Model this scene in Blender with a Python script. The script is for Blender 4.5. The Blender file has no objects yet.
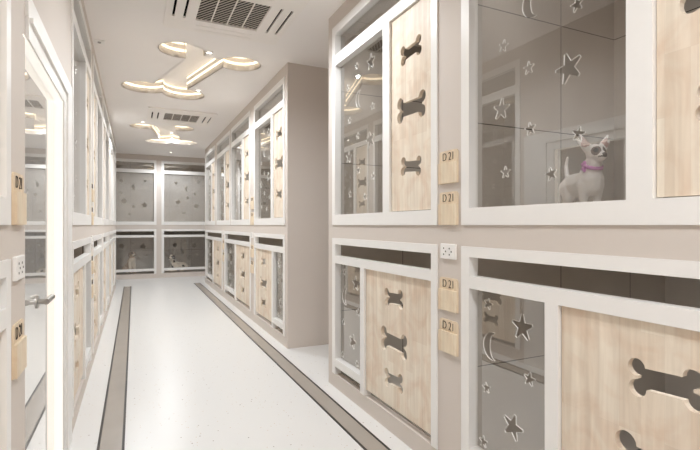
import bpy, bmesh, math, random
from mathutils import Vector, Matrix
random.seed(7)
S = 1.25                      # eye height in metres; lengths below are in eye heights
C = bpy.context.scene.collection
PI = math.pi
XR, XL = 1.122, -0.268        # cabinet faces right and left of the corridor
CEIL = 2.3135
YE = 9.42                     # end cabinets' face
YROW = 8.33                   # where the two rows stop

# ------------------------------------------------------------------ materials
def srgb(r, g, b):
    f = lambda c: (c/255/12.92) if c/255 <= .04045 else ((c/255+.055)/1.055)**2.4
    return (f(r), f(g), f(b), 1)
def mat(name, col, rough=.5, spec=.3, metal=0, var=0, scale=20):
    m = bpy.data.materials.new(name); m.use_nodes = True
    nt = m.node_tree; b = nt.nodes['Principled BSDF']
    b.inputs['Roughness'].default_value = rough
    b.inputs['Specular IOR Level'].default_value = spec
    b.inputs['Metallic'].default_value = metal
    b.inputs['Base Color'].default_value = col
    if var:
        tc = nt.nodes.new('ShaderNodeTexCoord'); n = nt.nodes.new('ShaderNodeTexNoise')
        n.inputs['Scale'].default_value = scale; n.inputs['Detail'].default_value = 4
        mx = nt.nodes.new('ShaderNodeMix'); mx.data_type = 'RGBA'
        mx.inputs[6].default_value = [c*(1-var) for c in col[:3]]+[1]
        mx.inputs[7].default_value = [min(1, c*(1+var)) for c in col[:3]]+[1]
        nt.links.new(tc.outputs['Object'], n.inputs['Vector'])
        nt.links.new(n.outputs['Fac'], mx.inputs[0])
        nt.links.new(mx.outputs[2], b.inputs['Base Color'])
    return m
def emis(name, col, k):
    m = bpy.data.materials.new(name); m.use_nodes = True
    b = m.node_tree.nodes['Principled BSDF']
    b.inputs['Base Color'].default_value = col
    b.inputs['Emission Color'].default_value = col
    b.inputs['Emission Strength'].default_value = k
    return m
M = {}
M['white'] = mat('white_lacquer', srgb(239,237,234), .35, .3, var=.015)
M['taupe'] = mat('taupe_paint', srgb(213,204,196), .6, .25, var=.02, scale=3)
M['ceil'] = mat('ceiling_paint', srgb(245,241,238), .8, .1, var=.012, scale=2)
M['covewhite'] = mat('cove_paint', srgb(238,232,224), .7, .1, var=.01)
M['plastic'] = mat('white_plastic', srgb(240,238,235), .35, .4, var=.01)
M['dark'] = mat('dark_void', srgb(22,20,18), .8, .1, var=.1)
M['slot'] = mat('slot_black', srgb(12,11,10), .9, .05, var=.1)
M['ink'] = mat('dark_ink', srgb(40,32,26), .6, .2, var=.05)
M['metal'] = mat('brushed_metal', srgb(175,172,168), .3, .5, 1, var=.03, scale=60)
M['strip'] = mat('grey_strip_tile', srgb(164,156,147), .25, .4, var=.06, scale=6)
M['edging'] = mat('black_edging', srgb(48,42,36), .4, .3, var=.05)
M['glassedge'] = mat('polished_glass_edge', srgb(246,244,240), .25, .6, var=.02)
M['panel'] = mat('vent_panel_plastic', srgb(244,239,234), .5, .3, var=.01)
M['slat'] = mat('grille_slat', srgb(190,181,172), .5, .3, var=.02)
M['led'] = emis('led_strip', srgb(255,242,216), 1.15)
M['lens'] = emis('downlight_lens', srgb(255,248,235), 5)
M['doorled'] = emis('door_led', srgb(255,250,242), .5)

def floor_mat():
    m = mat('terrazzo', srgb(223,222,220), .28, .35); nt = m.node_tree; b = nt.nodes['Principled BSDF']
    N, Lk = nt.nodes.new, nt.links.new
    tc = N('ShaderNodeTexCoord')
    base = None
    for sc, th, col in ((20, .085, srgb(150,134,118)), (34, .13, srgb(205,190,172)), (12, .05, srgb(104,92,80))):
        v = N('ShaderNodeTexVoronoi'); v.inputs['Scale'].default_value = sc
        Lk(tc.outputs['Object'], v.inputs['Vector'])
        lt = N('ShaderNodeMath'); lt.operation = 'LESS_THAN'; lt.inputs[1].default_value = th
        Lk(v.outputs['Distance'], lt.inputs[0])
        sp = N('ShaderNodeSeparateColor'); Lk(v.outputs['Color'], sp.inputs[0])
        g = N('ShaderNodeMath'); g.operation = 'LESS_THAN'; g.inputs[1].default_value = .38
        Lk(sp.outputs[0], g.inputs[0])
        mu = N('ShaderNodeMath'); mu.operation = 'MULTIPLY'; Lk(lt.outputs[0], mu.inputs[0]); Lk(g.outputs[0], mu.inputs[1])
        mx = N('ShaderNodeMix'); mx.data_type = 'RGBA'; Lk(mu.outputs[0], mx.inputs[0])
        if base is None: mx.inputs[6].default_value = srgb(223,222,220)
        else: Lk(base, mx.inputs[6])
        mx.inputs[7].default_value = col
        base = mx.outputs[2]
    Lk(base, b.inputs['Base Color'])
    return m
M['floor'] = floor_mat()

def tile_mat():
    m = mat('grey_wall_tile', srgb(180,171,160), .35, .35); nt = m.node_tree; b = nt.nodes['Principled BSDF']
    N, Lk = nt.nodes.new, nt.links.new
    tc = N('ShaderNodeTexCoord'); sx = N('ShaderNodeSeparateXYZ'); Lk(tc.outputs['Object'], sx.inputs[0])
    tot = None
    for ax, off in ((0, .2), (1, .041), (2, .381)):
        a = N('ShaderNodeMath'); a.operation = 'SUBTRACT'; a.inputs[1].default_value = (off-.446*3)*S; Lk(sx.outputs[ax], a.inputs[0])
        d = N('ShaderNodeMath'); d.operation = 'DIVIDE'; d.inputs[1].default_value = .446*S; Lk(a.outputs[0], d.inputs[0])
        f = N('ShaderNodeMath'); f.operation = 'FRACT'; Lk(d.outputs[0], f.inputs[0])
        l = N('ShaderNodeMath'); l.operation = 'LESS_THAN'; l.inputs[1].default_value = .0085; Lk(f.outputs[0], l.inputs[0])
        if tot is None: tot = l.outputs[0]
        else:
            x = N('ShaderNodeMath'); x.operation = 'MAXIMUM'; Lk(tot, x.inputs[0]); Lk(l.outputs[0], x.inputs[1]); tot = x.outputs[0]
    n = N('ShaderNodeTexNoise'); n.inputs['Scale'].default_value = 5; n.inputs['Detail'].default_value = 6; Lk(tc.outputs['Object'], n.inputs['Vector'])
    m1 = N('ShaderNodeMix'); m1.data_type = 'RGBA'; Lk(n.outputs['Fac'], m1.inputs[0])
    m1.inputs[6].default_value = srgb(180,172,163); m1.inputs[7].default_value = srgb(197,189,179)
    m2 = N('ShaderNodeMix'); m2.data_type = 'RGBA'; Lk(tot, m2.inputs[0]); Lk(m1.outputs[2], m2.inputs[6]); m2.inputs[7].default_value = srgb(60,53,46)
    Lk(m2.outputs[2], b.inputs['Base Color'])
    return m
M['tile'] = tile_mat()

def wood_mat(name, c1, c2, w=.045, ln=.4):
    m = mat(name, c1, .45, .25); nt = m.node_tree; b = nt.nodes['Principled BSDF']
    N, Lk = nt.nodes.new, nt.links.new
    tc = N('ShaderNodeTexCoord'); sx = N('ShaderNodeSeparateXYZ'); Lk(tc.outputs['Object'], sx.inputs[0])
    cb = N('ShaderNodeCombineXYZ'); Lk(sx.outputs[2], cb.inputs[0]); Lk(sx.outputs[0], cb.inputs[1])
    br = N('ShaderNodeTexBrick'); Lk(cb.outputs[0], br.inputs['Vector'])
    br.inputs['Color1'].default_value = c1; br.inputs['Color2'].default_value = c2
    br.inputs['Mortar'].default_value = [(a+q)/2*.9 for a, q in zip(c1, c2)]
    br.inputs['Scale'].default_value = 1; br.inputs['Mortar Size'].default_value = .0004
    br.inputs['Brick Width'].default_value = ln; br.inputs['Row Height'].default_value = w
    br.offset = .37; br.offset_frequency = 3
    mp = N('ShaderNodeMapping'); mp.inputs['Scale'].default_value = (38, 38, 3); Lk(tc.outputs['Object'], mp.inputs[0])
    n = N('ShaderNodeTexNoise'); n.inputs['Scale'].default_value = 1; n.inputs['Detail'].default_value = 5; n.inputs['Distortion'].default_value = .6
    Lk(mp.outputs[0], n.inputs['Vector'])
    cr = N('ShaderNodeValToRGB'); cr.color_ramp.elements[0].position = .3; cr.color_ramp.elements[1].position = .7
    cr.color_ramp.elements[0].color = (.84,.82,.8,1); cr.color_ramp.elements[1].color = (1,1,1,1)
    Lk(n.outputs['Fac'], cr.inputs[0])
    mx = N('ShaderNodeMix'); mx.data_type = 'RGBA'; mx.blend_type = 'MULTIPLY'; mx.inputs[0].default_value = 1
    n2 = N('ShaderNodeTexNoise'); n2.inputs['Scale'].default_value = 7; n2.inputs['Detail'].default_value = 3; n2.inputs['Distortion'].default_value = 1.2
    Lk(tc.outputs['Object'], n2.inputs['Vector'])
    c2r = N('ShaderNodeValToRGB'); c2r.color_ramp.elements[0].position = .45; c2r.color_ramp.elements[1].position = .7
    c2r.color_ramp.elements[0].color = (1,1,1,1); c2r.color_ramp.elements[1].color = (.93,.86,.82,1); Lk(n2.outputs['Fac'], c2r.inputs[0])
    mh = N('ShaderNodeMix'); mh.data_type = 'RGBA'; mh.blend_type = 'MULTIPLY'; mh.inputs[0].default_value = 1
    Lk(br.outputs['Color'], mh.inputs[6]); Lk(c2r.outputs[0], mh.inputs[7])
    Lk(mh.outputs[2], mx.inputs[6]); Lk(cr.outputs[0], mx.inputs[7])
    Lk(mx.outputs[2], b.inputs['Base Color'])
    return m
M['wood'] = wood_mat('maple_butcher_board', srgb(244,234,218), srgb(231,216,197), .07, .5)
M['plaquewood'] = wood_mat('plaque_maple', srgb(234,216,190), srgb(228,208,180), .06, .5)
M['platewood'] = wood_mat('plate_maple', srgb(240,226,202), srgb(226,206,178), .05, .5)

def glass_mat(name, tint, base, edge):
    m = bpy.data.materials.new(name); m.use_nodes = True; nt = m.node_tree; nt.nodes.clear()
    N, Lk = nt.nodes.new, nt.links.new
    o = N('ShaderNodeOutputMaterial'); mx = N('ShaderNodeMixShader'); t = N('ShaderNodeBsdfTransparent'); g = N('ShaderNodeBsdfGlossy')
    t.inputs[0].default_value = tint; g.inputs[0].default_value = (.95,.94,.92,1); g.inputs['Roughness'].default_value = 0.0
    lw = N('ShaderNodeFresnel'); lw.inputs[0].default_value = 1.5
    a = N('ShaderNodeMath'); a.operation = 'MULTIPLY_ADD'; a.inputs[1].default_value = edge; a.inputs[2].default_value = base; a.use_clamp = True
    Lk(lw.outputs[0], a.inputs[0])
    ge = N('ShaderNodeNewGeometry'); fr = N('ShaderNodeMath'); fr.operation = 'SUBTRACT'; fr.inputs[0].default_value = 1; Lk(ge.outputs['Backfacing'], fr.inputs[1])
    mu = N('ShaderNodeMath'); mu.operation = 'MULTIPLY'; Lk(a.outputs[0], mu.inputs[0]); Lk(fr.outputs[0], mu.inputs[1])
    Lk(mu.outputs[0], mx.inputs[0]); Lk(t.outputs[0], mx.inputs[1]); Lk(g.outputs[0], mx.inputs[2]); Lk(mx.outputs[0], o.inputs[0])
    return m
M['glass'] = glass_mat('tinted_pane', (.95,.945,.935,1), .2, 1.2)
def painted_haze(name, haze):  # diffuse veil stands in for light reflected by the end panes
    m = glass_mat(name, (.95,.945,.935,1), .12, 1.2); nt = m.node_tree
    mx = [n for n in nt.nodes if n.type == 'MIX_SHADER'][0]; m2 = nt.nodes.new('ShaderNodeMixShader'); d2 = nt.nodes.new('ShaderNodeBsdfDiffuse')
    d2.inputs[0].default_value = (.85,.82,.78,1); m2.inputs[0].default_value = haze
    nt.links.new(mx.outputs[0], m2.inputs[1]); nt.links.new(d2.outputs[0], m2.inputs[2])
    nt.links.new(m2.outputs[0], [n for n in nt.nodes if n.type == 'OUTPUT_MATERIAL'][0].inputs[0])
    return m
M['glassend'] = painted_haze('painted_haze_pane', .19); M['glasslow'] = painted_haze('faint_painted_haze_pane', .04)  # upper end panes veiled more than lower to set their brightness
M['mirror'] = glass_mat('mirror_glass', (.9,.92,.92,1), .70, .3)
nt_ = M['mirror'].node_tree; df_ = nt_.nodes.new('ShaderNodeBsdfDiffuse'); df_.inputs[0].default_value = (.9,.9,.89,1)
nt_.links.new(df_.outputs[0], [n for n in nt_.nodes if n.type == 'MIX_SHADER'][0].inputs[1])

# ------------------------------------------------------------------ helpers
def obj(name, bm, m, parent=None, smooth=False):
    me = bpy.data.meshes.new(name)
    for v in bm.verts: v.co *= S
    bm.to_mesh(me); bm.free()
    for x in (m if isinstance(m, list) else [m]): me.materials.append(x)
    if smooth:
        for p in me.polygons: p.use_smooth = True
    o = bpy.data.objects.new(name, me); C.objects.link(o)
    if parent: o.parent = parent
    return o
def tag(o, label, cat, group=None):
    o['label'] = label; o['category'] = cat
    if group: o['group'] = group
    return o
def thing(name, label, cat, loc=(0,0,0), rz=0, group=None):
    o = bpy.data.objects.new(name, None); C.objects.link(o)
    o.empty_display_size = .05
    o.location = Vector(loc)*S; o.rotation_euler = (0,0,rz)
    return tag(o, label, cat, group)
def struct(name, bm, m, parent=None):
    o = obj(name, bm, m, parent)
    if not parent: o['kind'] = 'structure'
    return o
def dup(root, loc, label, rz=None):
    r = root.copy(); C.objects.link(r); r.location = Vector(loc)*S; r['label'] = label
    if rz is not None: r.rotation_euler = (0,0,rz)
    for ch in list(root.children):
        c = ch.copy(); C.objects.link(c); c.parent = r
        for g in ch.children:
            d = g.copy(); C.objects.link(d); d.parent = c
    return r
def box(bm, a, b, mi=0):
    vs = [bm.verts.new((x,y,z)) for x in (a[0],b[0]) for y in (a[1],b[1]) for z in (a[2],b[2])]
    for f in ((0,1,3,2),(4,6,7,5),(0,4,5,1),(2,3,7,6),(0,2,6,4),(1,5,7,3)):
        q = bm.faces.new([vs[i] for i in f]); q.material_index = mi
def bx(*bs, bev=0):
    bm = bmesh.new()
    for a, b in bs: box(bm, a, b)
    bmesh.ops.recalc_face_normals(bm, faces=bm.faces)
    if bev: bmesh.ops.bevel(bm, geom=bm.edges[:], offset=bev, segments=2, affect='EDGES', profile=.5)
    return bm
def plate(outer, holes, t, bev=0):
    """plate of thickness t in XY (z 0..t) with holes; side faces get material 1"""
    cu = bpy.data.curves.new('p', 'CURVE'); cu.dimensions = '2D'; cu.fill_mode = 'BOTH'; cu.extrude = t/2
    for lp in [outer]+holes:
        sp = cu.splines.new('POLY'); sp.points.add(len(lp)-1)
        for p, q in zip(sp.points, lp): p.co = (q[0], q[1], 0, 1)
        sp.use_cyclic_u = True
    o = bpy.data.objects.new('p', cu); C.objects.link(o)
    dg = bpy.context.evaluated_depsgraph_get()
    me = bpy.data.meshes.new_from_object(o.evaluated_get(dg))
    bm = bmesh.new(); bm.from_mesh(me)
    bpy.data.objects.remove(o); bpy.data.curves.remove(cu); bpy.data.meshes.remove(me)
    for v in bm.verts: v.co.z += t/2
    bmesh.ops.remove_doubles(bm, verts=bm.verts, dist=1e-6)
    bm.normal_update()
    for f in bm.faces: f.material_index = 0 if abs(f.normal.z) > .5 else 1; f.smooth = False
    return bm
def stand(bm, y0):
    """lay the XY plate upright: plate x -> x, y -> z, its thickness -> y from y0"""
    for v in bm.verts: x, y, z = v.co; v.co = (x, y0+z, y)
    bmesh.ops.recalc_face_normals(bm, faces=bm.faces)
    return bm
def rect(x0, y0, x1, y1): return [(x0,y0),(x1,y0),(x1,y1),(x0,y1)]
def circle(cx, cy, r, n=24, a0=0): return [(cx+r*math.cos(a0+2*PI*i/n), cy+r*math.sin(a0+2*PI*i/n)) for i in range(n)]
def star(cx, cy, r, rot=0):
    pts = []
    for k in range(5):                      # slightly blunted tips
        a = PI/2+rot+2*PI*k/5
        for da in (-.09, .09): pts.append((cx+r*math.cos(a+da), cy+r*math.sin(a+da)))
        b = a+PI/5; pts.append((cx+.45*r*math.cos(b), cy+.45*r*math.sin(b)))
    return pts
def moon(cx, cy, r):
    """crescent bulging to the left"""
    pts = []
    for i in range(15):
        a = math.radians(78+204*i/14); pts.append((cx+.3*r+r*math.cos(a), cy+r*math.sin(a)))
    x0, y0 = pts[-1]; x1, y1 = pts[0]
    for i in range(1, 11):
        f = i/11; yy = y0+(y1-y0)*f
        bulge = .52*r*math.sqrt(max(0, 1-(2*f-1)**2))
        pts.append((x0+(x1-x0)*f-bulge, yy))
    return pts
def bone(cx, cy, ln, ht, rot=0):
    """bone outline: two lobes at either end of a shaft"""
    r = ht*.232; hx = ln/2-r; hy = ht/2-r; sh = ht*.275
    pts = []
    def arc(x, y, a0, a1, n=14):
        for i in range(n+1):
            a = math.radians(a0+(a1-a0)*i/n); pts.append((x+r*math.cos(a), y+r*math.sin(a)))
    ai = math.degrees(math.asin(max(-1, min(1, (sh-hy)/r))))
    # inner start of each lobe where it meets the shaft edge; outer meet at the cusp on the axis
    ao = math.degrees(math.asin(max(-1, min(1, -hy/r))))
    arc(hx, hy, 180-ai, ao)                # upper right lobe, clockwise from shaft to cusp
    arc(hx, -hy, -ao, -180+ai)
    arc(-hx, -hy, -ai, -180+ao)
    arc(-hx, hy, 180-ao, ai)
    c, s = math.cos(rot), math.sin(rot)
    return [(cx+x*c-y*s, cy+x*s+y*c) for x, y in pts]
def cyl(bm, p0, p1, r0, r1=None, n=20, caps=True):
    r1 = r0 if r1 is None else r1
    p0, p1 = Vector(p0), Vector(p1); d = (p1-p0)
    q = d.to_track_quat('Z', 'Y')
    A = [bm.verts.new(p0+q@Vector((r0*math.cos(2*PI*i/n), r0*math.sin(2*PI*i/n), 0))) for i in range(n)]
    B = [bm.verts.new(p1+q@Vector((r1*math.cos(2*PI*i/n), r1*math.sin(2*PI*i/n), 0))) for i in range(n)]
    for i in range(n): bm.faces.new((A[i], A[(i+1)%n], B[(i+1)%n], B[i]))
    if caps: bm.faces.new(A[::-1]); bm.faces.new(B)

# ------------------------------------------------------------------ room shell
XMIN, XMAX, YMIN, YMAX = -1.7, 2.75, -1.6, 10.75
struct('floor', bx(((XMIN,YMIN,-.03),(XMAX,YMAX,0))), M['floor'])
for n, x0, x1 in (('trim_1', -.145, -.044), ('trim_2', .932, 1.028)):
    t = struct(n, bx(((x0,YMIN+.05,0),(x1,8.31,.0012))), M['strip'])
    for x in (x0, x1):
        struct('edging', bx(((x-.0055,YMIN+.05,0),(x+.0055,8.31,.0022))), M['edging'], t)

# bone coves in the ceiling (plan outlines) and the air cassettes
def cove_outline(near, far, sn, sf, rn, rf, wn):
    """outline in plan: far/near centres, half spacing of lobes, lobe radii, half shaft width"""
    near, far = Vector(near), Vector(far); ax = (far-near).normalized(); pr = Vector((ax.y, -ax.x))
    pts = []
    def lobe(c, r, aref, a0, a1):
        for i in range(19):
            a = math.radians(a0+(a1-a0)*i/18); d = aref*math.cos(a)+pr*math.sin(a)
            pts.append(tuple(c+d*r))
    def ang(v): return max(-1, min(1, v))
    # angles measured from +axis towards +perp (right)
    for end, s, r, sg in ((far, sf, rf, 1), (near, sn, rn, -1)):
        inn = math.degrees(math.asin(ang((wn-s)/r)))          # meets the shaft edge
        cus = math.degrees(math.asin(ang(-s/r)))              # meets the other lobe
        A = ax*sg; P = pr*sg
        def lb(sign, order):
            a0, a1 = (180-inn, cus) if order else (cus, 180-inn)
            for i in range(19):
                a = math.radians(a0+(a1-a0)*i/18)
                q = end+P*(sign*s)+(A*math.cos(a)+P*(sign*math.sin(a)))*r
                pts.append((q.x, q.y))
        lb(1, True); lb(-1, False)
    return pts
COVES = [cove_outline((.555,3.73),(.27,4.86), .235,.19, .165,.195, .155),
         cove_outline((.345,6.68),(.54,7.80), .235,.19, .165,.195, .155),
         cove_outline((.28,.45),(.54,1.62), .235,.19, .165,.195, .155)]
CASS = [(.546, 2.865), (.52, 5.93)]
ceil = plate(rect(XMIN,YMIN,XMAX,YMAX), COVES, .02)
for v in ceil.verts: v.co.z += CEIL
struct('ceiling', ceil, [M['ceil'], M['ceil']])
COVEH = .11
for k, (ol, lab) in enumerate(zip(COVES, ('bone shaped recessed cove light in the ceiling just beyond the nearest air vent',
        'bone shaped recessed cove light in the ceiling beyond the farther air vent',
        'bone shaped recessed cove light in the ceiling before the nearest air vent'))):
    cen = sum((Vector(p) for p in ol), Vector((0,0)))/len(ol)
    t = thing('cove_light', lab, 'ceiling light', (cen.x, cen.y, CEIL+.02), group='bone cove lights in the ceiling')
    loc = [(p[0]-cen.x, p[1]-cen.y) for p in ol]; n = len(loc)
    bm = plate(loc, [], .012)
    for v in bm.verts: v.co.z += COVEH
    obj('lid', bm, M['ceil'], t)
    def band(z0, z1, off, thick):
        bm = bmesh.new(); rows = []
        nn = []
        for i in range(n):
            a = Vector(loc[i-1]); b = Vector(loc[(i+1)%n]); d = (b-a)
            nr = Vector((d.y, -d.x)).normalized() if d.length > 1e-9 else Vector((0,0))
            nn.append(nr)
        area = sum(loc[i][0]*loc[(i+1)%n][1]-loc[(i+1)%n][0]*loc[i][1] for i in range(n))
        sg = -1 if area > 0 else 1     # +1 -> nn points inward
        for z, o_ in ((z0, off), (z1, off), (z1, off+thick), (z0, off+thick)):
            rows.append([bm.verts.new((loc[i][0]+sg*nn[i].x*o_, loc[i][1]+sg*nn[i].y*o_, z)) for i in range(n)])
        for a in range(4):
            for i in range(n):
                bm.faces.new((rows[a][i], rows[a][(i+1)%n], rows[(a+1)%4][(i+1)%n], rows[(a+1)%4][i]))
        bmesh.ops.recalc_face_normals(bm, faces=bm.faces)
        return bm
    obj('cove_wall', band(-.02, COVEH, -.006, .006), M['covewhite'], t)
    obj('led_strip', band(.03, .048, 0, .004), M['led'], t)
    obj('led_strip', band(.088, .1, 0, .004), M['led'], t)

def downlight(x, y, z, lab, power):
    t = thing('downlight', lab, 'ceiling light', (x,y,z), group='round downlights in the ceiling')
    bm = plate(circle(0,0,.029,28), [circle(0,0,.019,28)], .006)
    for v in bm.verts: v.co.z -= .006
    obj('trim_ring', bm, M['plastic'], t)
    bm = bmesh.new(); cyl(bm, (0,0,-.004), (0,0,0), .019, n=28); obj('lens', bm, M['lens'], t)
    l = bpy.data.lights.new('downlight_beam', 'SPOT'); l.energy = power; l.spot_size = math.radians(165); l.spot_blend = .7
    l.color = (.925,.965,1); l.shadow_soft_size = .012*S
    o = bpy.data.objects.new('downlight_beam', l); C.objects.link(o); o.location = (0,0,-.01*S); o.parent = t
PW = 85
zl = CEIL+.02+COVEH
downlight(.517, 3.62, CEIL, 'small round downlight between the near lobes of the bone light beyond the first vent', PW*.6)
downlight(.565, 4.68, CEIL, 'small round downlight at the far end of the bone light beyond the first vent', PW)
downlight(.53, 7.70, zl, 'small round downlight inside the farther bone light', PW*.5)
downlight(.60, 8.87, CEIL, 'small round downlight in the plain ceiling in front of the end wall', PW*.8)
downlight(.62, 2.30, CEIL, 'unseen downlight added for light, just before the first ceiling vent', PW*.85)  # this and the next two sit out of view, added to light the corridor
downlight(.30, .15, CEIL, 'unseen downlight added for light above the camera end of the corridor', PW*.65)
downlight(.43, -.9, CEIL, 'unseen downlight added for light at the entrance end of the corridor', PW)
downlight(.10, 6.42, CEIL, 'small round downlight left of the near end of the farther bone light', PW)

# air cassettes
def clip(poly, x0, y0, x1, y1):
    for ax, lim, sg in ((0,x0,1),(0,x1,-1),(1,y0,1),(1,y1,-1)):
        out = []
        for i in range(len(poly)):
            a, b = poly[i-1], poly[i]
            da, db = sg*(a[ax]-lim), sg*(b[ax]-lim)
            if (da >= 0) != (db >= 0):
                f = da/(da-db); out.append((a[0]+(b[0]-a[0])*f, a[1]+(b[1]-a[1])*f))
            if db >= 0: out.append(b)
        poly = out
        if len(poly) < 3: return []
    return poly
def cassette(x, y, lab):
    t = thing('ceiling_vent', lab, 'air conditioner', (x,y,CEIL), group='ceiling air cassettes')
    R, r = .375, .03
    ol = []
    for cx, cy, a in ((R-r,R-r,0),(-R+r,R-r,90),(-R+r,-R+r,180),(R-r,-R+r,270)):
        for i in range(6):
            q = math.radians(a+90*i/5); ol.append((cx+r*math.cos(q), cy+r*math.sin(q)))
    holes = [rect(-.196,-.19,.196,.19)]; slots = []
    for d, w in ((.262, .0075), (.326, .0075)):
        for k in range(4):
            a = k*PI/2; q = rect(-.185, d-w, .185, d+w)
            if k in (0,2): q = rect(-.185, d-.0025, .185, d+.0025)
            c, s = math.cos(a), math.sin(a)
            rq = [(px*c-py*s, px*s+py*c) for px, py in q]; holes.append(rq); slots.append(rq)
    bm = plate(ol, holes, .015)
    for v in bm.verts: v.co.z -= .0158
    obj('panel', bm, [M['panel'], M['panel']], t)
    for q in slots:
        bm = plate(q, [], .002)
        for v in bm.verts: v.co.z -= .004
        obj('air_slot', bm, M['slot'], t)  # black sheet stands in for the shade inside the slot
    bm = plate(rect(-.196,-.19,.196,.19), [], .002)
    for v in bm.verts: v.co.z -= .004
    obj('filter', bm, M['dark'], t)  # dark sheet stands in for the shaded depth behind the grille
    bm = bmesh.new()
    cols = [(-.196+.0985*k, -.196+.0985*k+.0965) for k in range(4)]
    dv = Vector((.55,-.83)); nv = Vector((.83,.55))
    for x0, x1 in cols:
        for j in range(-26, 27):
            c = Vector(((x0+x1)/2, 0))+nv*(j*.022)
            h = .0036
            poly = [tuple(c+dv*a+nv*b) for a, b in ((-.6,-h),(.6,-h),(.6,h),(-.6,h))]
            poly = clip(poly, x0, -.188, x1, .188)
            if len(poly) < 3: continue
            A = [bm.verts.new((p[0],p[1],-.0075)) for p in poly]; B = [bm.verts.new((p[0],p[1],-.0045)) for p in poly]
            bm.faces.new(A); bm.faces.new(B[::-1])
            for i in range(len(A)): bm.faces.new((A[i-1], A[i], B[i], B[i-1]))
    bmesh.ops.recalc_face_normals(bm, faces=bm.faces)
    gr = obj('grille', bm, M['slat'], t)
    bm = bmesh.new()
    for k in range(5):
        xx = -.196+.0985*k-.001
        box(bm, (xx-.0035,-.19,-.0125), (xx+.0035,.19,-.0045))
    bmesh.ops.recalc_face_normals(bm, faces=bm.faces)
    obj('grille_bar', bm, M['panel'], gr)
cassette(*CASS[0], 'white square ceiling air vent with slatted grille nearest the camera')
cassette(*CASS[1], 'white square ceiling air vent with slatted grille between the two bone lights, farther away')
# small square sprinkler plate on the ceiling
t = thing('ceiling_sprinkler', 'small square white sprinkler plate on the ceiling above the left row', 'sprinkler', (-.225,3.74,CEIL))
obj('cover', bx(((-.035,-.035,-.006),(.035,.035,0)), bev=.0005), M['plastic'], t)
bm = bmesh.new(); cyl(bm, (0,0,-.012), (0,0,-.006), .011, n=16); obj('nozzle', bm, M['metal'], t)

# ------------------------------------------------------------------ kennel cabinets
UPW = dict(top=1.22, tr1=1.17, tr0=1.04, mr=.975, bot=.063)            # heights above z=1.0
LOW = dict(top=.835, tr1=.797, tr0=.727, mr=.682, r1=.095, r0=.048, wd=.03)   # heights above z=.085
UP_STARS = [(.28,.905,.022),(.455,.875,.045),(.16,.815,.022),(.305,.71,'m'),(.475,.632,.022),(.185,.615,.022),(.297,.505,.022),
            (.447,.458,.046),(.175,.40,.038),(.303,.308,.022),(.48,.26,.022),(.195,.18,.022),(.385,.155,.022)]
LO_STARS = [(.11,.632,.022),(.27,.58,.045),(.12,.485,'m'),(.30,.42,.024),(.10,.328,.021),(.228,.238,.045),(.085,.128,.022),(.285,.125,.02)]
ST = .045
FT = .042   # frame depth
def stars_to_holes(st, x0, x1, z0, z1, mirror=None):
    out = []
    for k, (x, z, r) in enumerate(st):
        rr = .05 if r == 'm' else r
        if mirror is not None: x = mirror-x
        if not (x0+rr+.004 < x < x1-rr-.004 and z0+rr+.004 < z < z1-rr-.004): continue
        out.append(moon(x, z, .05) if r == 'm' else star(x, z, r, .12*((k*7) % 5-2)))
    return out
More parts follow.
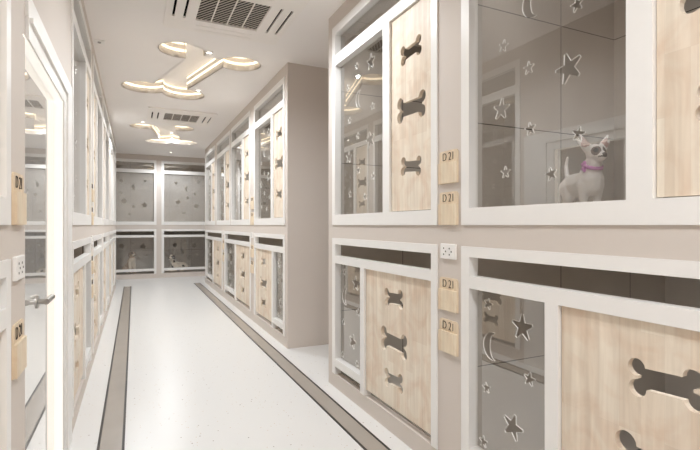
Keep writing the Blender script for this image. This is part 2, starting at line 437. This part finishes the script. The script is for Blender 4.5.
def cabinet(label, cat_loc, rz, W, kind, layout, group, gw=None, stars=None, depth=None, bones=True, tglass=None, dz=0):
    """layout: 'GW' glass left and wood right as seen from the corridor, 'WG' the reverse, 'G' all glass"""
    up = kind == 'up'
    H = UPW if up else LOW
    depth = depth or (.83 if up else 1.06)
    t = thing('kennel_cabinet', label, 'kennel cabinet', cat_loc, rz, group)
    mid = .065 if up else .048
    gw = gw or (.597 if up else .345)
    x0, x1 = ST, W-.042
    if layout == 'GW': g = (x0, x0+gw); w = (x0+gw+mid, x1)
    elif layout == 'WG': g = (x1-gw, x1); w = (x0, x1-gw-mid)
    else: g = (x0, x1); w = None
    top = H['top']
    if up:
        outer = rect(0,0,W,top)
        holes = [rect(x0,H['tr0'],x1,H['tr1']), rect(g[0],H['bot'],g[1],H['mr'])]
        if w: holes.append(rect(w[0],H['bot'],w[1],H['mr']+.008))
    else:
        # comb outline: feet down to z=0, rail under the glass, open slot under the wood
        segs = [(g[0], g[1], H['r0'])]
        if w: segs.append((w[0], w[1], H['mr']))
        segs.sort()
        outer = [(0,0)]
        for a, b, z in segs: outer += [(a,0),(a,z),(b,z),(b,0)]
        outer += [(W,0),(W,top),(0,top)]
        holes = [rect(x0,H['tr0'],x1,H['tr1']), rect(g[0],H['r1'],g[1],H['mr'])]
    f = stand(plate(outer, holes, FT), -.006)
    obj('frame', f, [M['white'], M['white']], t)
    # star-cut glass
    z0 = H['bot'] if up else H['r1']; z1 = H['mr']
    st = stars if stars is not None else (UP_STARS if up else LO_STARS)
    if stars is None and layout == 'WG': st = [((x0+gw)-(x-0)+g[0], z, r) for x, z, r in st]
    hl = stars_to_holes(st, g[0], g[1], z0, z1)
    obj('glass_pane', stand(plate(rect(g[0]-.004,z0-.004,g[1]+.004,z1+.004), hl, .005), .025), [M[('glassend' if up else 'glasslow') if layout == 'G' else 'glass'], M['glassedge']], t)
    if tglass if tglass is not None else up:
        obj('transom_pane', bx(((x0-.004,.026,H['tr0']-.004),(x1+.004,.031,H['tr1']+.004))), M['glass'], t)
    if w:
        cx = (w[0]+w[1])/2
        zb = (H['bot'] if up else H['wd'])+.003; zt = (H['mr']+(.008 if up else 0))-.003
        if up: bl = [(cx,.786,.172,.092,.07),(cx,.53,.235,.118,-.03),(cx,.265,.168,.088,-.08)]
        else: bl = [(cx-.018,.561+dz,.172,.095,.06),(cx-.018,.350+dz,.245,.122,-.03),(cx-.018,.168,.172,.092,.05)]
        if w[1]-w[0] > .8: bl = [(a,b,c*1.05,d,e) for a,b,c,d,e in bl]
        hl = [bone(*b) for b in bl] if bones else []
        obj('wood_door', stand(plate(rect(w[0]+.003,zb,w[1]-.003,zt), hl, .018), .006), [M['wood'], M['wood']], t)
    # tiled interior: five inward faces built as thin slabs
    a, b = .03, W-.028; zt = top-.02; zf = .02 if up else .004; y0 = FT-.004
    k = .006
    bm = bx(((a-k,y0,zf-k),(a,depth,zt+k)), ((b,y0,zf-k),(b+k,depth,zt+k)), ((a,depth-k,zf-k),(b,depth,zt+k)),
            ((a,y0,zf-k),(b,depth-k,zf)), ((a,y0,zt),(b,depth-k,zt+k)))
    obj('kennel_interior', bm, M['tile'], t)
    zm = (H['mr']+H['tr0'])/2
    la, lb = (.1, W-.1) if up or not w else (w[0]+.03, w[1]-.03)
    obj('added_fill_bar', bx(((la,FT-.003,zm-.006),(lb,FT+.022,zm+.008))), M['plastic'], t)  # bar added to carry the fill light, unseen behind the rail
    l = bpy.data.lights.new('added_fill_glow', 'AREA'); l.shape = 'RECTANGLE'; l.size = (lb-la-.03)*S; l.size_y = .02*S; l.color = (.97,.985,1)  # fill light added to brighten the kennel interior
    l.energy = (KP if w else KP*1.1) if up else (KP2 if w else KP2*.025)
    o = bpy.data.objects.new('added_fill_glow', l); C.objects.link(o); o.parent = t; o.location = Vector(((la+lb)/2, FT+.01, zm-.008))*S
    o.rotation_euler = (math.radians(30 if up else 44), 0, 0)
    l.spread = math.radians(140 if up else 120)
    return t
KP2 = 4.6
KP = 2.9
RZR, RZL = -PI/2, PI/2
GU, GL = 'upper row of kennel cabinets', 'lower row of kennel cabinets'
OPEN = {'R': [], 'F': [], 'L': [], 'N': [], 'E': []}     # wall openings per wall (along, z0, z1)
def right(label, ytop, W, kind, layout, key, **k):
    z = 1.0 if kind == 'up' else .085
    OPEN[key].append((ytop-W, ytop, z, z+(1.22 if kind == 'up' else .835)))
    return cabinet(label, (XR, ytop, z), RZR, W, kind, layout, GU if kind == 'up' else GL, **k)
def left(label, y0, W, kind, layout, key, **k):
    z = 1.0 if kind == 'up' else .085
    OPEN[key].append((y0, y0+W, z, z+(1.22 if kind == 'up' else .835)))
    return cabinet(label, (XL, y0, z), RZL, W, kind, layout, GU if kind == 'up' else GL, **k)
# right, near block
right('upper right kennel nearest the camera with the small white dog behind star-cut glass', 1.392, 1.092, 'up', 'GW', 'R')
right('upper kennel on the near right block, left of the D 21 plaques', 2.639, 1.094, 'up', 'GW', 'R')
right('lower right kennel nearest the camera, under the small white dog', 1.392, 1.092, 'low', 'GW', 'R', depth=1.2, dz=-.02)
right('lower kennel on the near right block, left of the wall socket', 2.639, 1.094, 'low', 'GW', 'R')
# right, far block
right('upper kennel at the near corner of the far right block beside the taupe side wall', 4.706, 1.061, 'up', 'GW', 'F')
right('second upper kennel of the far right block counted from its taupe side wall', 5.95, 1.06, 'up', 'GW', 'F')
right('third upper kennel of the far right block counted from its taupe side wall', 7.08, 1.06, 'up', 'GW', 'F')
right('last upper kennel of the far right block, next to the end wall', 8.27, 1.06, 'up', 'GW', 'F')
right('lower kennel at the near corner of the far right block beside the taupe side wall', 4.706, 1.061, 'low', 'WG', 'F', gw=.30)
right('middle lower kennel of the far right block with maple door and narrow glass', 6.42, 1.56, 'low', 'GW', 'F', gw=.66)
right('last lower kennel of the far right block, next to the end wall', 8.27, 1.68, 'low', 'GW', 'F', gw=.75)
# left, near block
left('upper left kennel closest to the camera, cut by the left picture edge', .226, 1.094, 'up', 'GW', 'N')
left('lower left kennel closest to the camera, cut by the left picture edge', .226, 1.094, 'low', 'GW', 'N')
# left, far block
for i, y in enumerate((2.52, 3.74, 4.92, 6.08, 7.22)):
    od = ('first', 'second', 'third', 'fourth', 'fifth')[i]
    left(f'{od} upper kennel of the left row counted from the lit doorway', y, 1.06, 'up', 'GW' if i == 0 else 'WG', 'L')
    left(f'{od} lower kennel of the left row counted from the lit doorway', y, 1.06, 'low', 'WG', 'L')
# end wall: all glass
EN_L = [(-.207,.614,.05),(.152,.598,.048),(-.017,.657,.02),(-.225,.384,.024),(.067,.385,.024),(.203,.418,.024),(.152,.223,.05),(-.192,.218,.024)]
EN_R = [(.713,.615,.042),(.895,.651,.022),(1.062,.599,.046),(.877,.486,'m'),(.987,.376,.022),(1.118,.422,.022),(1.052,.238,.046)]
EU_L = [(-.207,1.809,.035),(0,1.706,'m'),(.186,1.825,.022),(-.217,1.588,.022),(-.167,1.442,.045),(-.007,1.344,.024),(.179,1.375,.045),(-.076,1.204,.022)]
EU_R = [(.731,1.809,.03),(.932,1.70,'m'),(1.137,1.844,.022),(.768,1.444,.04),(.95,1.525,.022),(1.108,1.372,.045),(1.08,1.607,.022),(.877,1.233,.022)]
for x0, nm, sl, su in ((-.71, 'left', EN_L, EU_L), (.4714, 'right', EN_R, EU_R)):
    for kind, z, st in (('up', 1.0, su), ('low', .085, sl)):
        OPEN['E'].append((x0, x0+1.094, z, z+(1.22 if kind == 'up' else .835)))
        lab = {('up','left'): 'upper left glass fronted kennel in the end wall, empty', ('up','right'): 'upper right glass fronted kennel in the end wall, empty',
               ('low','left'): 'lower left glass fronted kennel in the end wall holding the tan dog', ('low','right'): 'lower right glass fronted kennel in the end wall holding the spotted dog'}[(kind, nm)]
        cabinet(lab, (x0, YE, z), 0, 1.094, kind, 'G', 'glass kennels in the end wall', stars=[(a-x0, b-z, r if r == 'm' else r*1.25) for a, b, r in st])

# ------------------------------------------------------------------ walls
T = .036
def wall(name, axis_pos, a0, a1, opens, facing, z0=0, z1=CEIL):
    """upright wall with openings. facing 'R': right wall face at x=axis_pos looking -x; 'L' looking +x; 'E' face at y looking -y"""
    g = .0004
    if facing == 'R': hs = [rect(-b-g, c-g, -a+g, d+g) for a, b, c, d in opens]; ol = rect(-a1, z0, -a0, z1)
    else: hs = [rect(a-g, c-g, b+g, d+g) for a, b, c, d in opens]; ol = rect(a0, z0, a1, z1)
    bm = stand(plate(ol, hs, T), 0)
    rz = {'R': -PI/2, 'L': PI/2, 'E': 0}[facing]
    bm.transform(Matrix.Rotation(rz, 4, 'Z'))
    off = {'R': (axis_pos,0,0), 'L': (axis_pos,0,0), 'E': (0,axis_pos,0)}[facing]
    bmesh.ops.translate(bm, verts=bm.verts, vec=off)
    return struct(name, bm, [M['taupe'], M['taupe']])
wall('wall_right', XR, YMIN, 2.71, OPEN['R'], 'R')
wall('wall_right_far', XR, 3.577, 8.35, OPEN['F'], 'R')
wall('wall_left', XL, YMIN, 1.506, OPEN['N'], 'L')
wall('wall_left_far', XL, 2.485, YROW, OPEN['L'], 'L')
wall('wall_end', YE, XMIN, XMAX, OPEN['E'], 'E')
# sides of the blocks and the outer shell
struct('wall_right_near_side', bx(((XR+T,2.71-T,0),(XMAX,2.71,CEIL))), M['taupe'])
struct('wall_right_far_side', bx(((XR+T,3.577,0),(XMAX,3.577+T,CEIL))), M['taupe'])
struct('wall_right_far_end', bx(((XR+T,8.35-T,0),(XMAX,8.35,CEIL))), M['taupe'])
struct('wall_left_far_end', bx(((XMIN,YROW-T,0),(XL-T,YROW,CEIL))), M['taupe'])
struct('wall_right_outer', bx(((XMAX,YMIN,-.03),(XMAX+T,YMAX,CEIL+.02))), M['taupe'])
struct('wall_left_outer', bx(((XMIN-T,YMIN,-.03),(XMIN,YMAX,CEIL+.02))), M['taupe'])
struct('wall_back', bx(((XMIN,YMIN-T,-.03),(XMAX,YMIN,CEIL+.02))), M['taupe'])
struct('wall_end_outer', bx(((XMIN,YMAX,-.03),(XMAX,YMAX+T,CEIL+.02))), M['taupe'])

# doorway on the left: lintel wall, lit frame, mirrored glass leaf with lever handle
DY0, DY1, DH, XM = 1.75, 2.215, 1.508, -.2925
d = bpy.data.objects.new('door_1', None); C.objects.link(d); d.location = Vector((XL, DY0, 0))*S; d['kind'] = 'structure'
FY0, FY1, FZ = 1.506, 2.478, 1.635
struct('wall_left_lintel', bx(((XL-.30,FY0,FZ),(XL,2.485,CEIL)), ((XL-.30,FY1,0),(XL,2.485,FZ))), M['taupe'])
y = lambda v: v-DY0
fr = plate([(y(FY0),DH+.06),(y(FY0),FZ),(y(FY1),FZ),(y(FY1),0),(y(DY1),0),(y(DY1),DH),(y(FY0)+.004,DH),(y(FY0)+.004,DH+.06)], [], .075)
fr = stand(fr, 0)
fr.transform(Matrix.Rotation(PI/2, 4, 'Z'))
bmesh.ops.translate(fr, verts=fr.verts, vec=(.008,0,0))
struct('door_frame', fr, [M['white'], M['white']], d)
ra = plate([(y(DY1)+.06,0),(y(DY1)+.06,DH+.05),(y(FY0)+.02,DH+.05),(y(FY0)+.02,DH+.065),(y(DY1)+.075,DH+.065),(y(DY1)+.075,0)], [], .01)
ra = stand(ra, 0); ra.transform(Matrix.Rotation(PI/2, 4, 'Z')); bmesh.ops.translate(ra, verts=ra.verts, vec=(.016,0,0))
struct('architrave_bead', ra, [M['white'], M['white']], d)
lw = .0025
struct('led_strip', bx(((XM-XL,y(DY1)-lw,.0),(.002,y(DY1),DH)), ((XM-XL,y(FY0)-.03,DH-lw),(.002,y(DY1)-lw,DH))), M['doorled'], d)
struct('door_leaf', bx(((XM-XL-.008,y(FY0)-.03,.004),(XM-XL,y(DY1)-.001,DH-.004))), M['mirror'], d)
struct('door_backing', bx(((XM-XL-.03,y(FY0)-.034,.0),(XM-XL-.01,y(DY1)+.02,DH+.02))), M['plastic'], d)
bm = bmesh.new(); hy = y(1.83); hz = .744; hx = XM-XL
cyl(bm, (hx,hy,hz), (hx+.028,hy,hz), .009); cyl(bm, (hx+.028,hy-.012,hz), (hx+.028,hy+.11,hz), .0095)
cyl(bm, (hx-.001,hy,hz), (hx+.004,hy,hz), .022)
struct('handle', bm, M['metal'], d)

# ------------------------------------------------------------------ plaques and sockets
def text_bm(s, size, depth):
    cu = bpy.data.curves.new('t', 'FONT'); cu.body = s; cu.size = size; cu.extrude = depth; cu.offset = -.0012; cu.align_x = 'CENTER'; cu.align_y = 'CENTER'
    o = bpy.data.objects.new('t', cu); C.objects.link(o)
    me = bpy.data.meshes.new_from_object(o.evaluated_get(bpy.context.evaluated_depsgraph_get()))
    bm = bmesh.new(); bm.from_mesh(me); bpy.data.objects.remove(o); bpy.data.meshes.remove(me)
    return bm
def make_plaque():
    t = thing('number_plaque', '', 'plaque', group='D 21 number plaques')
    w, h, r = .0575, .13, .012
    ol = [(-w,0),(w,0)]
    for cx, a in ((w-r,0),(-w+r,90)):
        for i in range(6):
            q = math.radians(a+90*i/5); ol.append((cx+r*math.cos(q), h-r+r*math.sin(q)))
    obj('backing', stand(plate(ol, [], .005), -.004), [M['plaquewood'], M['plaquewood']], t)
    obj('plate', stand(plate(rect(-w+.001,.001,w-.001,.083), [], .0075), -.011), [M['platewood'], M['platewood']], t)
    bm = text_bm('D 21', .046, .0012)
    for v in bm.verts: v.co.x *= .82
    stand(bm, -.0045)
    bmesh.ops.translate(bm, verts=bm.verts, vec=(0,0,.105))
    obj('lettering', bm, M['ink'], t)
    return t
def make_socket():
    t = thing('wall_socket', '', 'socket', group='white wall sockets')
    obj('cover', bx(((-.047,-.009,0),(.047,.001,.06)), bev=.0025), M['plastic'], t)
    for sx in (-.018, .018):
        for dx, dz in ((-.006,.012),(.006,.0),(-.006,-.012)):
            cx, cz = sx+dx, .03+dz
            obj('socket_hole', bx(((cx-.0028,-.0095,cz-.0028),(cx+.0028,-.0088,cz+.0028))), M['ink'], t)
    return t
pl, so = make_plaque(), make_socket()
PZ = [(1.163,'uppermost'),(1.0,'second from top'),(.662,'third from top'),(.497,'lowest')]
first = True
posts = [(XR, 1.4715, RZR, 'on the near right post'), (XR, 4.79, RZR, 'on the far right first post'),
         (XL, 3.66, RZL, 'on the left row first post')]
def put(src, loc, rz, lab):
    global used
    if src not in used:
        used.append(src); src.location = Vector(loc)*S; src.rotation_euler = (0,0,rz); src['label'] = lab; return
    dup(src, loc, lab, rz)
used = []
for x, yy, rz, where in posts:
    for z, od in PZ: put(pl, (x,yy,z), rz, f'maple D 21 plaque, {od} of four {where}')
    put(so, (x,yy,.866), rz, f'white wall socket {where}')
put(pl, (XL,1.41,1.0), RZL, 'maple D 21 plaque above the socket on the near left post')
put(pl, (XL,1.41,.625), RZL, 'maple D 21 plaque below the socket on the near left post')
put(so, (XL,1.41,.862), RZL, 'white wall socket on the near left post between two plaques')
put(pl, (XR,6.50,.662), RZR, 'maple D 21 plaque, upper of two on the farther right lower post')
put(pl, (XR,6.50,.497), RZR, 'maple D 21 plaque, lower of two on the farther right lower post')
put(so, (XR,6.50,.866), RZR, 'white wall socket on the farther right lower post')

# ------------------------------------------------------------------ dogs
def hull(bm, p0, r0, p1, r1, sq=(1,1,1)):
    b2 = bmesh.new()
    for p, r in ((p0,r0),(p1,r1)):
        bmesh.ops.create_icosphere(b2, subdivisions=2, radius=r, matrix=Matrix.Translation(p))
    bmesh.ops.convex_hull(b2, input=b2.verts)
    me = bpy.data.meshes.new('h'); b2.to_mesh(me); b2.free(); bm.from_mesh(me); bpy.data.meshes.remove(me)
def dog_mesh(caps, voxel, smooth=4):
    bm = bmesh.new()
    for p0, r0, p1, r1 in caps: hull(bm, Vector(p0), r0, Vector(p1), r1)
    loose = [v for v in bm.verts if not v.link_faces]
    bmesh.ops.delete(bm, geom=loose, context='VERTS')
    me = bpy.data.meshes.new('d'); bm.to_mesh(me); bm.free()
    o = bpy.data.objects.new('d', me); C.objects.link(o)
    r = o.modifiers.new('r', 'REMESH'); r.mode = 'VOXEL'; r.voxel_size = voxel
    s = o.modifiers.new('s', 'SMOOTH'); s.factor = .5; s.iterations = smooth
    out = bpy.data.meshes.new_from_object(o.evaluated_get(bpy.context.evaluated_depsgraph_get()))
    bpy.data.objects.remove(o); bpy.data.meshes.remove(me)
    return out
def dog(name, label, loc, rz, caps, voxel, mats, pick, scale):
    """caps in dog centimetres (x forward, y left, z up)"""
    t = thing(name, label, 'dog', loc, rz)
    me = dog_mesh(caps, voxel)
    for m in mats: me.materials.append(m)
    for p in me.polygons:
        p.use_smooth = True; p.material_index = pick(p.center)
    for v in me.vertices: v.co *= scale
    o = bpy.data.objects.new('body', me); C.objects.link(o); o.parent = t
    return t
M['fur_white'] = mat('white_fur', srgb(242,238,235), .8, .15, var=.03, scale=60)
M['fur_pink'] = mat('pink_inner_ear', srgb(196,165,158), .8, .1, var=.04, scale=60)
M['fur_tan'] = mat('tan_fur', srgb(196,172,148), .8, .1, var=.07, scale=40)
M['fur_cream'] = mat('cream_fur', srgb(232,222,208), .8, .1, var=.05, scale=40)
M['fur_brown'] = mat('brown_fur', srgb(112,86,66), .8, .1, var=.08, scale=40)
M['fur_black'] = mat('black_fur', srgb(42,38,36), .8, .1, var=.1, scale=40)
M['eye'] = mat('dark_eye', srgb(28,22,20), .15, .6, var=.05)
M['eyepatch'] = mat('grey_eye_rim', srgb(128,115,108), .7, .1, var=.05)
M['nose'] = mat('dark_nose', srgb(92,76,72), .35, .4, var=.05)
M['collar'] = mat('pink_ribbon', srgb(214,140,206), .6, .2, var=.04)

def near(c, p, r): return (c-Vector(p)).length < r
# chihuahua, standing, head lifted and turned; units cm
def head_caps(o, yaw, pitch, parts):
    R = Matrix.Rotation(yaw, 3, 'Z') @ Matrix.Rotation(-pitch, 3, 'Y'); o = Vector(o)
    return [(o+R@Vector(a), ra, o+R@Vector(b), rb) for a, ra, b, rb in parts], (lambda p: o+R@Vector(p))
HD = [((0,0,0),3.35,(1.2,0,-.1),3.0), ((1.6,0,-.9),2.3,(4.6,0,-1.35),1.25), ((4.3,0,-1.2),1.25,(5.1,0,-1.2),1.0),
      ((1.5,0,-2.0),1.7,(4.3,0,-2.2),.95),
      ((-.3,2.2,1.4),1.6,(-1.2,5.6,6.6),.4), ((-.4,3.0,1.0),1.3,(-1.3,6.4,4.6),.42),
      ((-.3,-2.2,1.4),1.6,(-1.2,-5.6,6.6),.4), ((-.4,-3.0,1.0),1.3,(-1.3,-6.4,4.6),.42),
      ((2.2,1.5,.45),.95,(2.3,1.5,.45),.9), ((2.2,-1.5,.45),.95,(2.3,-1.5,.45),.9)]
HO = (8.2, 0, 24.2)
hc, HP = head_caps(HO, math.radians(4), math.radians(-3), HD)
CH = [((-6,0,13.4),4.7,(1.5,0,13.2),4.8), ((1.5,0,13.2),4.8,(5.2,0,14.6),4.7), ((4.8,0,15.5),4.2,(7.6,0,21.8),2.7), ((5.8,0,12.2),3.8,(5.6,0,14.5),4.2),
      ((-6.5,2.2,12.5),3.6,(-5.2,2.8,8.2),2.1), ((-5.2,2.8,8.2),1.9,(-8.4,2.8,4.8),1.15), ((-8.4,2.8,4.8),1.15,(-7.6,2.8,.9),.95), ((-7.6,2.8,.85),.95,(-6.0,2.8,.8),.85),
      ((-6.5,-2.2,12.5),3.6,(-5.2,-2.8,8.2),2.1), ((-5.2,-2.8,8.2),1.9,(-8.4,-2.8,4.8),1.15), ((-8.4,-2.8,4.8),1.15,(-7.6,-2.8,.9),.95), ((-7.6,-2.8,.85),.95,(-6.0,-2.8,.8),.85),
      ((5.2,2.4,12.8),2.7,(5.0,2.6,8),1.6), ((5.0,2.6,8),1.5,(5.2,2.6,1),1.05), ((5.2,2.6,.9),1.0,(6.6,2.6,.8),.85),
      ((5.2,-2.4,12.8),2.7,(5.0,-2.6,8),1.6), ((5.0,-2.6,8),1.5,(5.2,-2.6,1),1.05), ((5.2,-2.6,.9),1.0,(6.6,-2.6,.8),.85),
      ((-9.4,0,15),1.4,(-11.6,0,18),1.0), ((-11.6,0,18),1.0,(-12.2,0,22),.8), ((-12.2,0,22),.8,(-11.0,0,25.2),.55)] + hc
def pick_ch(c):
    for s in (1,-1):
        e = HP((2.75,1.6*s,.5))
        if near(c, e, .95): return 2
        if near(c, e, 1.75): return 3
        a = HP((.4,4.3*s,3.9))
        if near(c, a, 1.9) and (c-HP((-.8,4.3*s,3.9))).dot(HP((1,0,0))-HP((0,0,0))) > .35: return 1
    if near(c, HP((5.7,0,-1.0)), 1.0): return 4
    q = c-HP((0,0,0))
    if near(c, HP((4.2,0,-1.75)), 1.5) and abs((c-HP((4.2,0,-1.72))).z) < .2: return 4
    return 0
ch = dog('chihuahua', 'small white dog with big ears and pink bow collar in the upper right kennel', (1.375,1.075,1.0201), math.radians(-112),
         CH, .32, [M['fur_white'], M['fur_pink'], M['eye'], M['eyepatch'], M['nose']], pick_ch, .011)
# collar with a bow
bm = bmesh.new()
ctr, ax = Vector((6.7,0,19.6)), Vector((2.8,0,6.3)).normalized()
q = ax.to_track_quat('Z','Y'); n = 32
rings = []
for dz, rr in ((-.6,3.65),(.6,3.4),(.6,3.05),(-.6,3.2)):
    rings.append([bm.verts.new(ctr+q@Vector((rr*math.cos(2*PI*i/n), rr*math.sin(2*PI*i/n), dz))) for i in range(n)])
for a in range(4):
    for i in range(n): bm.faces.new((rings[a][i], rings[a][(i+1)%n], rings[(a+1)%4][(i+1)%n], rings[(a+1)%4][i]))
bmesh.ops.recalc_face_normals(bm, faces=bm.faces)
for v in bm.verts: v.co *= .011/S
col = obj('collar', bm, M['collar'], ch, smooth=True); col['label'] = 'pink ribbon collar'
bm = bmesh.new(); bp = Vector((7.6,-3.4,19.2))
for k in range(5):
    a = 2*PI*k/5
    hull(bm, bp, .5, bp+Vector((.9*math.cos(a), -.5, 1.5*math.sin(a))), .62)
bmesh.ops.delete(bm, geom=[v for v in bm.verts if not v.link_faces], context='VERTS')
for v in bm.verts: v.co *= .011/S
obj('bow', bm, M['collar'], col, smooth=True)

# tan dog sitting in the end wall
H2 = [((0,0,0),6.2,(1.5,0,-.5),5.6), ((3,0,-2),4.2,(8.5,0,-3),3.2), ((-.5,5,2.5),2.2,(-1,7.4,-4),1.8), ((-.5,-5,2.5),2.2,(-1,-7.4,-4),1.8)]
hc2, HP2 = head_caps((9,0,43), math.radians(-15), 0, H2)
SIT = [((-9,0,10),9.5,(2,0,22),9), ((2,0,22),9,(6,0,31),7.4), ((6,0,31),6.5,(8.5,0,41),5), 
       ((5.5,5,26),4.2,(8.5,5,10),3.2), ((8.5,5,10),3,(9,5,2.5),2.6), ((9,5,2.2),2.5,(12.5,5,2),2.1),
       ((5.5,-5,26),4.2,(8.5,-5,10),3.2), ((8.5,-5,10),3,(9,-5,2.5),2.6), ((9,-5,2.2),2.5,(12.5,-5,2),2.1),
       ((-9,7,8),6.5,(0,9,7),4.2), ((0,9,4),3.2,(5,9.5,2.2),2.2), ((-9,-7,8),6.5,(0,-9,7),4.2), ((0,-9,4),3.2,(5,-9.5,2.2),2.2),
       ((-16,0,4),2.4,(-26,3,3),1.6)] + hc2
def pick_sit(c):
    for s in (1,-1):
        if near(c, HP2((4.8,2.8*s,1.0)), 1.5): return 3
        if near(c, HP2((-1,6.8*s,-1)), 4.2): return 2
    if near(c, HP2((11.6,0,-2.2)), 1.8): return 3
    if near(c, HP2((8,0,-3.5)), 4.0): return 1
    if near(c, HP2((1,0,3)), 6.5) and abs((c-HP2((0,0,0))).y) > 1.2: return 2
    if c.x > 7 and c.z < 34: return 1
    if c.z < 4: return 1
    return 0
dog('sitting_dog', 'tan and cream dog sitting in the lower left kennel of the end wall', (-.07,9.67,.0892), math.radians(-55),
    SIT, .9, [M['fur_tan'], M['fur_cream'], M['fur_brown'], M['fur_black']], pick_sit, .0105)
# spotted dog lying
H3 = [((0,0,0),5.6,(1.5,0,-.5),5.2), ((3,0,-2),3.9,(8.5,0,-2.6),3.0), ((-.5,5,2.5),2.2,(0,7.0,-4),1.8), ((-.5,-5,2.5),2.2,(0,-7.0,-4),1.8)]
hc3, HP3 = head_caps((19,0,34), math.radians(25), 0, H3)
LIE = [((-12,0,11),9.5,(8,0,12.5),9.5), ((8,0,12.5),9,(13,0,18),7), ((12,0,17),6.4,(17.5,0,31),4.6),
       ((8,7,9),4.2,(14,8,2.8),2.8), ((14,8,2.6),2.6,(27,8,2.3),2.2), ((8,-7,9),4.2,(14,-8,2.8),2.8), ((14,-8,2.6),2.6,(27,-8,2.3),2.2),
       ((-14,8,8),7,(-4,10,6.5),4.4), ((-4,10.5,3),2.8,(4,11.5,2.2),2.1), ((-14,-8,8),7,(-4,-10,6.5),4.4), ((-4,-10.5,3),2.8,(4,-11.5,2.2),2.1),
       ((-20,0,7),2.2,(-31,-4,3),1.5)] + hc3
rs = random.Random(3)
SP = [(Vector((rs.uniform(-22,20), rs.uniform(-17,17), rs.uniform(1,26))), rs.uniform(2.0,3.6)) for _ in range(52)]
def pick_lie(c):
    for s in (1,-1):
        if near(c, HP3((0,6.4*s,-.5)), 5.0): return 1
        if near(c, HP3((4.4,2.6*s,1.0)), 1.7): return 1
    if near(c, HP3((11.3,0,-2)), 1.9): return 1
    for p, r in SP:
        if near(c, p, r): return 1
    return 0
dog('spotted_dog', 'white dog with black spots lying in the lower right kennel of the end wall', (.80,9.70,.0892), math.radians(-148),
    LIE, .9, [M['fur_cream'], M['fur_black']], pick_lie, .0105)

# ------------------------------------------------------------------ camera, view
cam = bpy.data.cameras.new('camera'); cam.sensor_width = 36; cam.lens = 460/700*36; cam.clip_start = .02
co = bpy.data.objects.new('camera', cam); C.objects.link(co)
co.location = (0,0,S); co.rotation_euler = (PI/2, 0, -math.asin(.4250))
sc = bpy.context.scene; sc.camera = co
w = bpy.data.worlds.new('world'); sc.world = w; w.use_nodes = True
w.node_tree.nodes['Background'].inputs[0].default_value = (.9,.85,.8,1); w.node_tree.nodes['Background'].inputs[1].default_value = .05
sc.view_settings.view_transform = 'Standard'; sc.view_settings.look = 'None'; sc.view_settings.gamma = 1
sc.view_settings.exposure = 0.32
sc.cycles.max_bounces = 14; sc.cycles.diffuse_bounces = 8; sc.cycles.glossy_bounces = 6; sc.cycles.transparent_max_bounces = 24
sc.cycles.sample_clamp_indirect = 6; sc.cycles.caustics_reflective = False
sc.cycles.use_denoising = True
